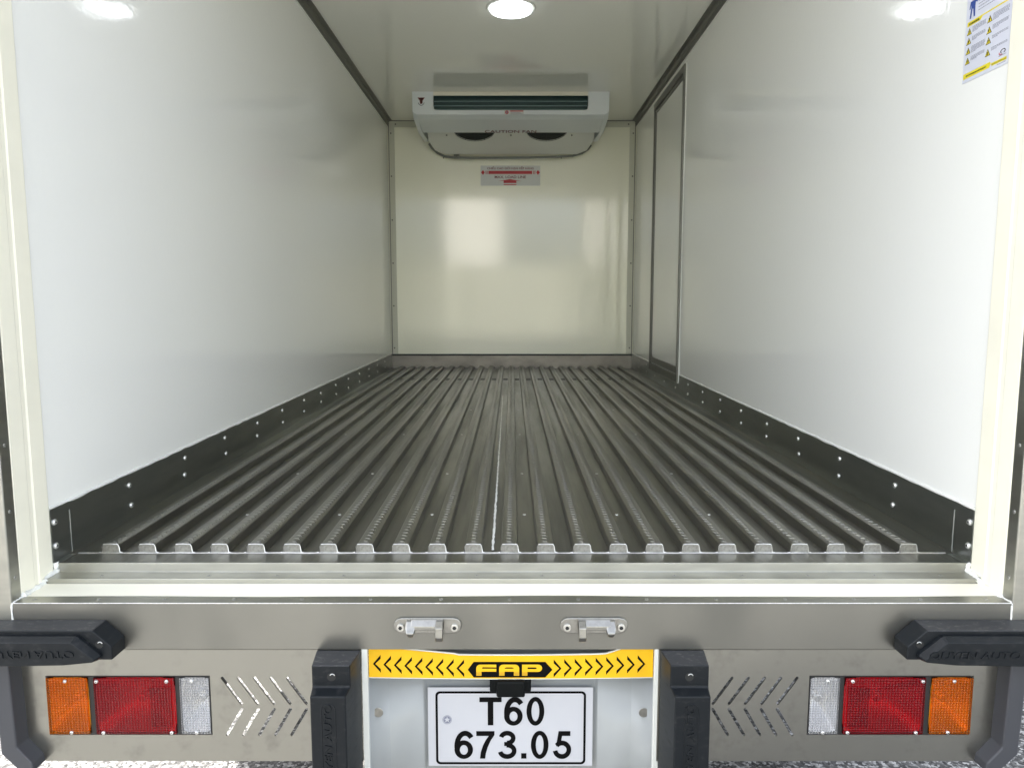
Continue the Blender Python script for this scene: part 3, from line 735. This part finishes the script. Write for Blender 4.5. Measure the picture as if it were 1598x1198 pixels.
# ------------------------------------------------------------------ evaporator unit hanging at the bulkhead
ev = thing('evaporator_unit', 'grey white twin fan evaporator unit hung under the ceiling at the bulkhead', 'cooling unit', (-.008, 3.9, H))
EX0, EX1, EY = -.657, .641, 3.49
b = MB(); zb = 1.748
def rr2(x0, x1, z0, z1, r, n=5): return [(x0, z1)] + arc(x0 + r, z0 + r, r, 180, 270, n) + arc(x1 - r, z0 + r, r, 270, 360, n) + [(x1, z1)]
op = rr2(-.518, .501, 1.776, H - .004, .022)
face = [(EX0, H - .001), (EX0 + .004, zb + .028), (EX0 + .012, zb + .010), (EX0 + .03, zb), (EX1 - .03, zb), (EX1 - .012, zb + .010), (EX1 - .004, zb + .028), (EX1, H - .001)]
put(b, curve_mesh([face, op], .010), rear(EY + .010))
for s_, xe in ((-1, EX0), (1, EX1)):
    q = [(EY + .006, H - .001), (EY + .006, zb + .02), (3.56, 1.735), (3.80, 1.700), (4.16, 1.712), (4.16, H - .001)]
    b.prism(q, 'x', xe if s_ < 0 else xe - .03, xe + .03 if s_ < 0 else xe)
b.prism([(EY + .004, zb + .006), (3.56, 1.733), (3.82, 1.704), (3.83, 1.730), (EY + .004, zb + .02)], 'x', EX0 + .03, EX1 - .03)
obj('casing', b, 'plast', ev, bevel=.004, seg=3)
b = MB(); q = [(3.84, 1.745, .600), (4.02, 1.6865, .592), (4.14, 1.6475, .560), (4.20, 1.628, .500), (4.215, 1.632, .500), (4.215, H - .002, .600), (3.84, H - .002, .600)]
b.loft([[(-.008 - w_, y, z) for y, z, w_ in q], [(-.008 + w_, y, z) for y, z, w_ in q]])
pan = obj('fan_panel', b, 'plast2', ev, bevel=.012, seg=3)
b = MB(); b.box(EX0 + .03, EX1 - .03, 4.10, 4.14, 1.715, H - .002); obj('back_plate', b, 'plast2', ev)
b = MB(); b.box(-.52, .503, EY + .06, EY + .07, 1.765, H - .002); obj('coil', b, 'green', ev)
b = MB(); b.box(-.517, .500, EY - .006, EY + .002, H - .028, H - .003); obj('outlet_strip', b, 'strip', ev)
b = MB()
for z in (1.836, 1.808, 1.784): b.box(-.518, .501, EY + .012, EY + .022, z - .0016, z + .0016)
obj('outlet_slats', b, 'slat', ev)
tilt = math.atan2(1.628 - 1.745, .36)
def onpan(u, v, hgt=0):       # v runs down the sloping fan panel from its upper edge
    c_, s_2 = math.cos(tilt), math.sin(tilt)
    return (u, 3.84 + v * c_ + hgt * s_2, 1.745 + v * s_2 - hgt * c_)
for cx in (-.268, .248):
    b = MB(); n = 40
    ring = lambda r, h: [onpan(cx + r * math.cos(2 * math.pi * k / n), .022 + r * math.sin(2 * math.pi * k / n), h) for k in range(n)]
    b.loft([ring(.146, .0005), ring(.146, .004)]); fn = obj('fan', b, 'fan', ev)
    b = MB()
    for rr_ in (.145, .125, .10, .075, .05): b.tube([onpan(cx + rr_ * math.cos(a), .022 + rr_ * math.sin(a), .010) for a in [2 * math.pi * k / 36 for k in range(37)]], .0016, 5)
    for k in range(12):
        a = 2 * math.pi * k / 12; b.tube([onpan(cx + .03 * math.cos(a), .022 + .03 * math.sin(a), .011), onpan(cx + .146 * math.cos(a), .022 + .146 * math.sin(a), .011)], .0014, 5)
    obj('fan_guard', b, 'fan', fn)
b = MB()
pts = [(-.628, 4.215, 1.722), (-.607, 4.218, 1.690), (-.565, 4.220, 1.655), (-.51, 4.222, 1.630), (-.44, 4.224, 1.621), (-.2, 4.224, 1.619), (.1, 4.224, 1.621), (.34, 4.224, 1.626), (.46, 4.222, 1.634), (.53, 4.22, 1.652), (.575, 4.218, 1.682), (.598, 4.215, 1.712)]
b.tube([(x, y, z - .012) for x, y, z in pts], .0085, 8); sm(obj('drain_pipe', b, 'pipe', ev), 80)
b = MB()
for x in (-.52, -.455, -.42, -.395, -.06, .16, .375): b.box(x - .003, x + .003, 4.221, 4.227, 1.602, 1.618)
for x in (-.43, -.41): b.box(x - .012, x + .012, 4.212, 4.222, 1.618, 1.636)
obj('pipe_clip', b, 'trimgrey', ev)
b = MB()
for x in (-.47, -.008, .43): b.disc(onpan(x, .10, .002), .006, 'z', -.004, .002, 10)
obj('pan_screw', b, 'trimgrey', ev)
# marks on the unit
b = MB(); t_ = fit(text_mesh('CAUTION FAN', .0006, .008), -.190, .170, 0, .052)
def onA(v): t = v.y / .26; return (v.x, 3.82 - .26 * t, 1.7035 + .029 * t - .001 - v.z)
vs = [Vector((v.x, v.y + .004, v.z)) for v in t_[0]]
put(b, (vs, t_[1]), onA); obj('caution_lettering', b, 'darkred', ev)
b = MB(); cx, cz_ = -.597, 1.838
put(b, curve_mesh([[(cx - .024, cz_ + .018), (cx + .024, cz_ + .018), (cx + .010, cz_ - .002), (cx + .008, cz_ - .022), (cx - .008, cz_ - .022), (cx - .010, cz_ - .002)]], .001), rear(EY - .0002))
obj('triangle_emblem', b, 'darkred', ev)
b = MB(); b.tube([(cx + .020 * math.cos(R(a)), EY - .001, cz_ - .006 + .026 * math.sin(R(a))) for a in range(200, 345, 12)], .0016, 5)
put(b, fit(text_mesh('T', .001, .03), cx - .012, cx + .012, cz_ - .016, cz_ + .012), rear(EY - .0014)); obj('emblem_letter', b, 'black', ev)
b = MB(); b.box(-.052, .078, EY - .0008, EY + .001, 1.750, 1.775); lb = obj('unit_label', b, 'label', ev)
b = MB(); b.box(-.012, .074, EY - .0016, EY - .0009, 1.767, 1.7735); b.disc((-.034, EY - .0012, 1.7625), .0115, 'y', -.0006, 0, 20); obj('label_print', b, 'red', lb)
b = MB(); b.disc((-.034, EY - .0024, 1.7625), .006, 'y', -.0004, 0, 14)
for j in range(3): b.box(-.010, .07 - .01 * j, EY - .0016, EY - .0010, 1.7530 + j * .0042, 1.7545 + j * .0042)
obj('label_text', b, 'gpr', lb)

# ceiling lamp
lp = thing('ceiling_lamp', 'lit round white lamp on the ceiling', 'ceiling lamp', (-.005, 2.09, H))
b = MB(); b.disc((-.005, 2.09, H - .006), .112, 'z', 0, .006, 48, r2=.118); obj('lamp_rim', b, 'plast2', lp, bevel=.002)
b = MB(); b.disc((-.005, 2.09, H - .0065), .098, 'z', -.010, 0, 48, r2=.100); obj('lamp_diffuser', b, 'lamp', lp, bevel=.003)
s0 = obj('lamp_screw', rivet_mesh(.004, -.002), ['trimgrey', 'dark'], lp, loc=(-.005 + .079, 2.09 + .079, H - .0062))
for a in (135, 225, 315): clone(s0, (-.005 + .107 * math.cos(R(a)), 2.09 + .107 * math.sin(R(a)), H - .0062), lp)

# load line sticker on the bulkhead
ll = thing('load_line_sticker', 'silver and red maximum load line sticker on the bulkhead below the cooling unit', 'sticker', (-.012, L, 1.41))
lx0, lx1, lz0, lz1 = -.2413, .2174, 1.4097, 1.5600
b = MB(); b.box(lx0, lx1, L - .0012, L - .0002, lz0, lz1); obj('sticker_sheet', b, 'label', ll)
LX = lambda u: lx0 + (lx1 - lx0) * u; LZ = lambda v: lz1 - (lz1 - lz0) * v
y_ = L - .0016
b = MB()
put(b, fit(text_mesh('CHIỀU CAO GIỚI HẠN XẾP HÀNG', .0004, .02), LX(.11), LX(.89), LZ(.215), LZ(.03)), rear(y_)); obj('sticker_heading', b, 'darkred', ll)
b = MB()
b.box(LX(.13), LX(.865), y_ - .0004, y_, LZ(.42), LZ(.26))
for u in (.905, .93): pass
for sg, u0 in ((1, 0), (-1, 1)):
    U = lambda u: LX(u0 + sg * u)
    b.add([(U(.005), y_, LZ(.34)), (U(.04), y_, LZ(.22)), (U(.07), y_, LZ(.34)), (U(.04), y_, LZ(.46))], [(0, 1, 2, 3)])
    for u in (.083, .105): b.add([(U(u), y_, LZ(.26)), (U(u + .012), y_, LZ(.26)), (U(u + .012), y_, LZ(.42)), (U(u), y_, LZ(.42))], [(0, 1, 2, 3)])
b.add([(LX(.28), y_, LZ(.78)), (LX(.49), y_, LZ(.67)), (LX(.70), y_, LZ(.78)), (LX(.60), y_, LZ(.755)), (LX(.60), y_, LZ(.87)), (LX(.385), y_, LZ(.87)), (LX(.385), y_, LZ(.755))], [(0, 1, 2, 3, 4, 5, 6)])
b.add([(LX(.385), y_, LZ(.93)), (LX(.60), y_, LZ(.93)), (LX(.60), y_, LZ(.97)), (LX(.385), y_, LZ(.97))], [(0, 1, 2, 3)])
obj('sticker_arrows', b, 'red', ll)
b = MB(); put(b, fit(text_mesh('MAX. LOAD LINE', .0004, .02), LX(.235), LX(.76), LZ(.635), LZ(.50)), rear(y_)); obj('sticker_caption', b, 'darkred', ll)

# safety instructions on the right wall near the opening
sf = thing('safety_sticker', 'pale safety instruction sheet with yellow warning triangles on the right wall', 'sticker', (W, .01, .99))
SX = W - .0010; SY0, SZ0 = .0819, .9905; SW, SH = .145, .42
def wallR(v): return (SX - v.z, SY0 - v.x, SZ0 + v.y * .83)
def wr(mb, pts, z=0, mi=0): mb.add([wallR(Vector((x, y, z))) for x, y in pts], [tuple(range(len(pts)))], mi)
b = MB(); b.box(SX, W - .0001, SY0 - SW, SY0, SZ0, SZ0 + SH); obj('sticker_sheet', b, 'sheet', sf)
for band in ([(.003, .009), (.088, .009), (.093, .016), (.090, .022), (.003, .022)], [(.096, .010), (.140, .010), (.140, .017), (.093, .017)],
             [(.006, .1350), (.050, .1350), (.056, .1420), (.141, .1420), (.141, .1455), (.006, .1455)], [(.006, .262), (.141, .262), (.141, .268), (.006, .268)]):
    b = MB(); wr(b, band, .0003); obj('yellow_band', b, 'ypr', sf)
def words(mb, x0, x1, y, h=.0012, last=1.0):
    x = x0
    while x < x0 + (x1 - x0) * last - .002:
        w_ = random.uniform(.002, .0065); e_ = min(x + w_, x1)
        wr(mb, [(x, y), (e_, y), (e_, y + h), (x, y + h)], .0003); x = e_ + .0011
b = MB(); tri = []
for col, rows in ((0, [.0435, .0675, .0910, .1140]), (1, [.0385, .0660, .0905, .1165])):
    for r_i, y in enumerate(rows):
        x = .006 if col == 0 else .072
        tri.append((x, y))
        nl = random.choice((3, 4, 5)) if (col, r_i) not in ((0, 1), (1, 3)) else 6
        for j in range(nl):
            words(b, x + .0185, (.069 if col == 0 else .139), y + .0145 - j * .0028, last=(.4 if j == nl - 1 else 1))
for j in range(10): words(b, .040, .118, .226 - j * .0072 + 0, .0016, last=(.6 if j % 3 == 2 else 1))
for j in range(8): words(b, .012, .139, .330 - j * .007, .0016, last=(.6 if j % 3 == 2 else 1))
words(b, .012, .078, .0135, .0034); words(b, .096, .138, .0120, .0020); words(b, .112, .140, .0060, .0014); words(b, .012, .046, .1370, .0045)
words(b, .116, .137, .0235, .0018)
obj('small_print', b, 'gpr', sf)
t0 = None
for (x, y) in tri:
    if t0 is None:
        m_ = MB(); wr(m_, [(0, 0), (.0165, 0), (.00825, .0165)], .0004, 0); wr(m_, [(.0018, .0011), (.0147, .0011), (.00825, .0137)], .0007, 1); wr(m_, [(.0070, .0025), (.0095, .0025), (.0100, .0095), (.0065, .0095)], .0010, 0)
        m_.v = [(v[0], v[1], v[2]) for v in m_.v]
        t0 = obj('warning_triangle', m_, ['black', 'ypr'], sf); wbase = (0, 0)
        t0.location = (0, -x, y * .83); adopt(t0, sf)
    else: clone(t0, (0, -x, y * .83), sf)
def worker(ox, oy, sc):
    m_ = MB()
    P_ = lambda pts, mi: wr(m_, [(ox + a * sc * .58, oy + c * sc) for a, c in pts], .0004 + .0002 * mi, mi)
    P_([(.0, 0), (.16, 0), (.26, .42), (.34, .42), (.44, .02), (.60, .02), (.56, .5), (.60, .78), (.06, .78), (.12, .5)], 0)
    P_([(-.08, .45), (.04, .45), (.14, .78), (.02, .78)], 0); P_([(.60, .78), (.52, .70), (.78, .62), (.82, .70)], 0)
    P_([(.20, .80), (.44, .80), (.48, 1.0), (.18, 1.0)], 1); P_([(.10, 1.0), (.52, 1.0), (.46, 1.12), (.20, 1.12)], 2)
    obj('worker_figure', m_, ['blue', 'skin', 'gpr'], sf)
worker(.012, .152, .052); worker(.118, .155 - .002, .050)
b = MB()
b.tube([wallR(Vector((.128 + .0065 * math.cos(R(a)), .0325 + .0045 * math.sin(R(a)), .0004))) for a in range(-60, 230, 20)], .0007, 5)
obj('emblem_swirl', b, 'black', sf)
b = MB(); b.tube([wallR(Vector((.1225 + .0055 * math.cos(R(a)), .0300 + .0040 * math.sin(R(a)), .0004))) for a in range(150, 330, 20)], .0007, 5); obj('emblem_tail', b, 'red', sf)

# chassis rails and rear axle wheels under the box (they shade the ground beneath)
b = MB()
for x in (-.38, .38): b.box(x - .03, x + .03, .05, 4.2, -.30, -.12)
for y in (.10, 1.2, 2.4, 3.6): b.box(-.35, .35, y, y + .08, -.26, -.14)
obj('chassis', b, 'tyre', truck, bevel=.004)
for s_ in (-1, 1):
    b = MB(); b.disc((s_ * .72, 1.9, GZ + .36), .36, 'x', -.11, .11, 40); wh = obj('wheel', b, 'tyre', truck, bevel=.03, seg=3)
    b = MB(); b.disc((s_ * (.72 + .08), 1.9, GZ + .36), .19, 'x', -.03, .035, 32); obj('wheel_rim', b, 'steel', wh, bevel=.01)

# unseen building and wall, added only to shape the bright patch mirrored in the bulkhead
bd = thing('added_building', 'unseen pale building added behind the viewer to mirror a bright patch on the bulkhead', 'building', (-1.6, -22, GZ))
b = MB(); b.box(-1.45, 1.45, -.5, 0, 0, 6.4); wl = obj('wall', b, 'facade', None); wl.data.transform(Matrix.Translation((-1.6, -21, GZ)) @ Matrix.Rotation(R(32), 4, 'Z')); adopt(wl, bd)
b = MB(); b.box(-1.55, 1.55, -.6, .1, 6.4, 6.6); rf = obj('roof', b, 'guard', None); rf.data.transform(Matrix.Translation((-1.6, -21, GZ)) @ Matrix.Rotation(R(32), 4, 'Z')); adopt(rf, bd)
yw = MB(); yw.box(-14, 14, -19.6, -19.4, GZ, 1.9)
for i in range(8): yw.box(-14 + 4 * i - .15, -14 + 4 * i + .15, -19.4, -19.25, GZ, 2.25)
o = obj('added_wall', yw, 'trimwall'); o['label'] = 'unseen wall added behind the viewer to end the mirrored bright patch below'; o['category'] = 'wall'

b = MB(); b.box(-.985, -.955, .50, 3.5, -.74, -.30); obj('shade_panel', b, 'guard', truck, bevel=.004)  # unseen panels added on both sides to shade the ground behind the slots
b = MB(); b.box(.955, .985, .50, 3.5, -.74, -.30); obj('shade_panel', b, 'guard', truck, bevel=.004)

for s_ in (-1, 1):                      # rear doors folded back along the sides
    b = MB(); b.box(*sorted((s_ * 1.060, s_ * 1.135)), -.262, .66, -.03, H + .10); rd = obj('rear_door', b, 'jamb', truck, bevel=.004)
    b = MB(); b.box(*sorted((s_ * 1.046, s_ * 1.060)), -.22, -.14, .25, .33); b.box(*sorted((s_ * 1.046, s_ * 1.060)), -.22, -.14, 1.45, 1.53); obj('hinge', b, 'steel', rd)
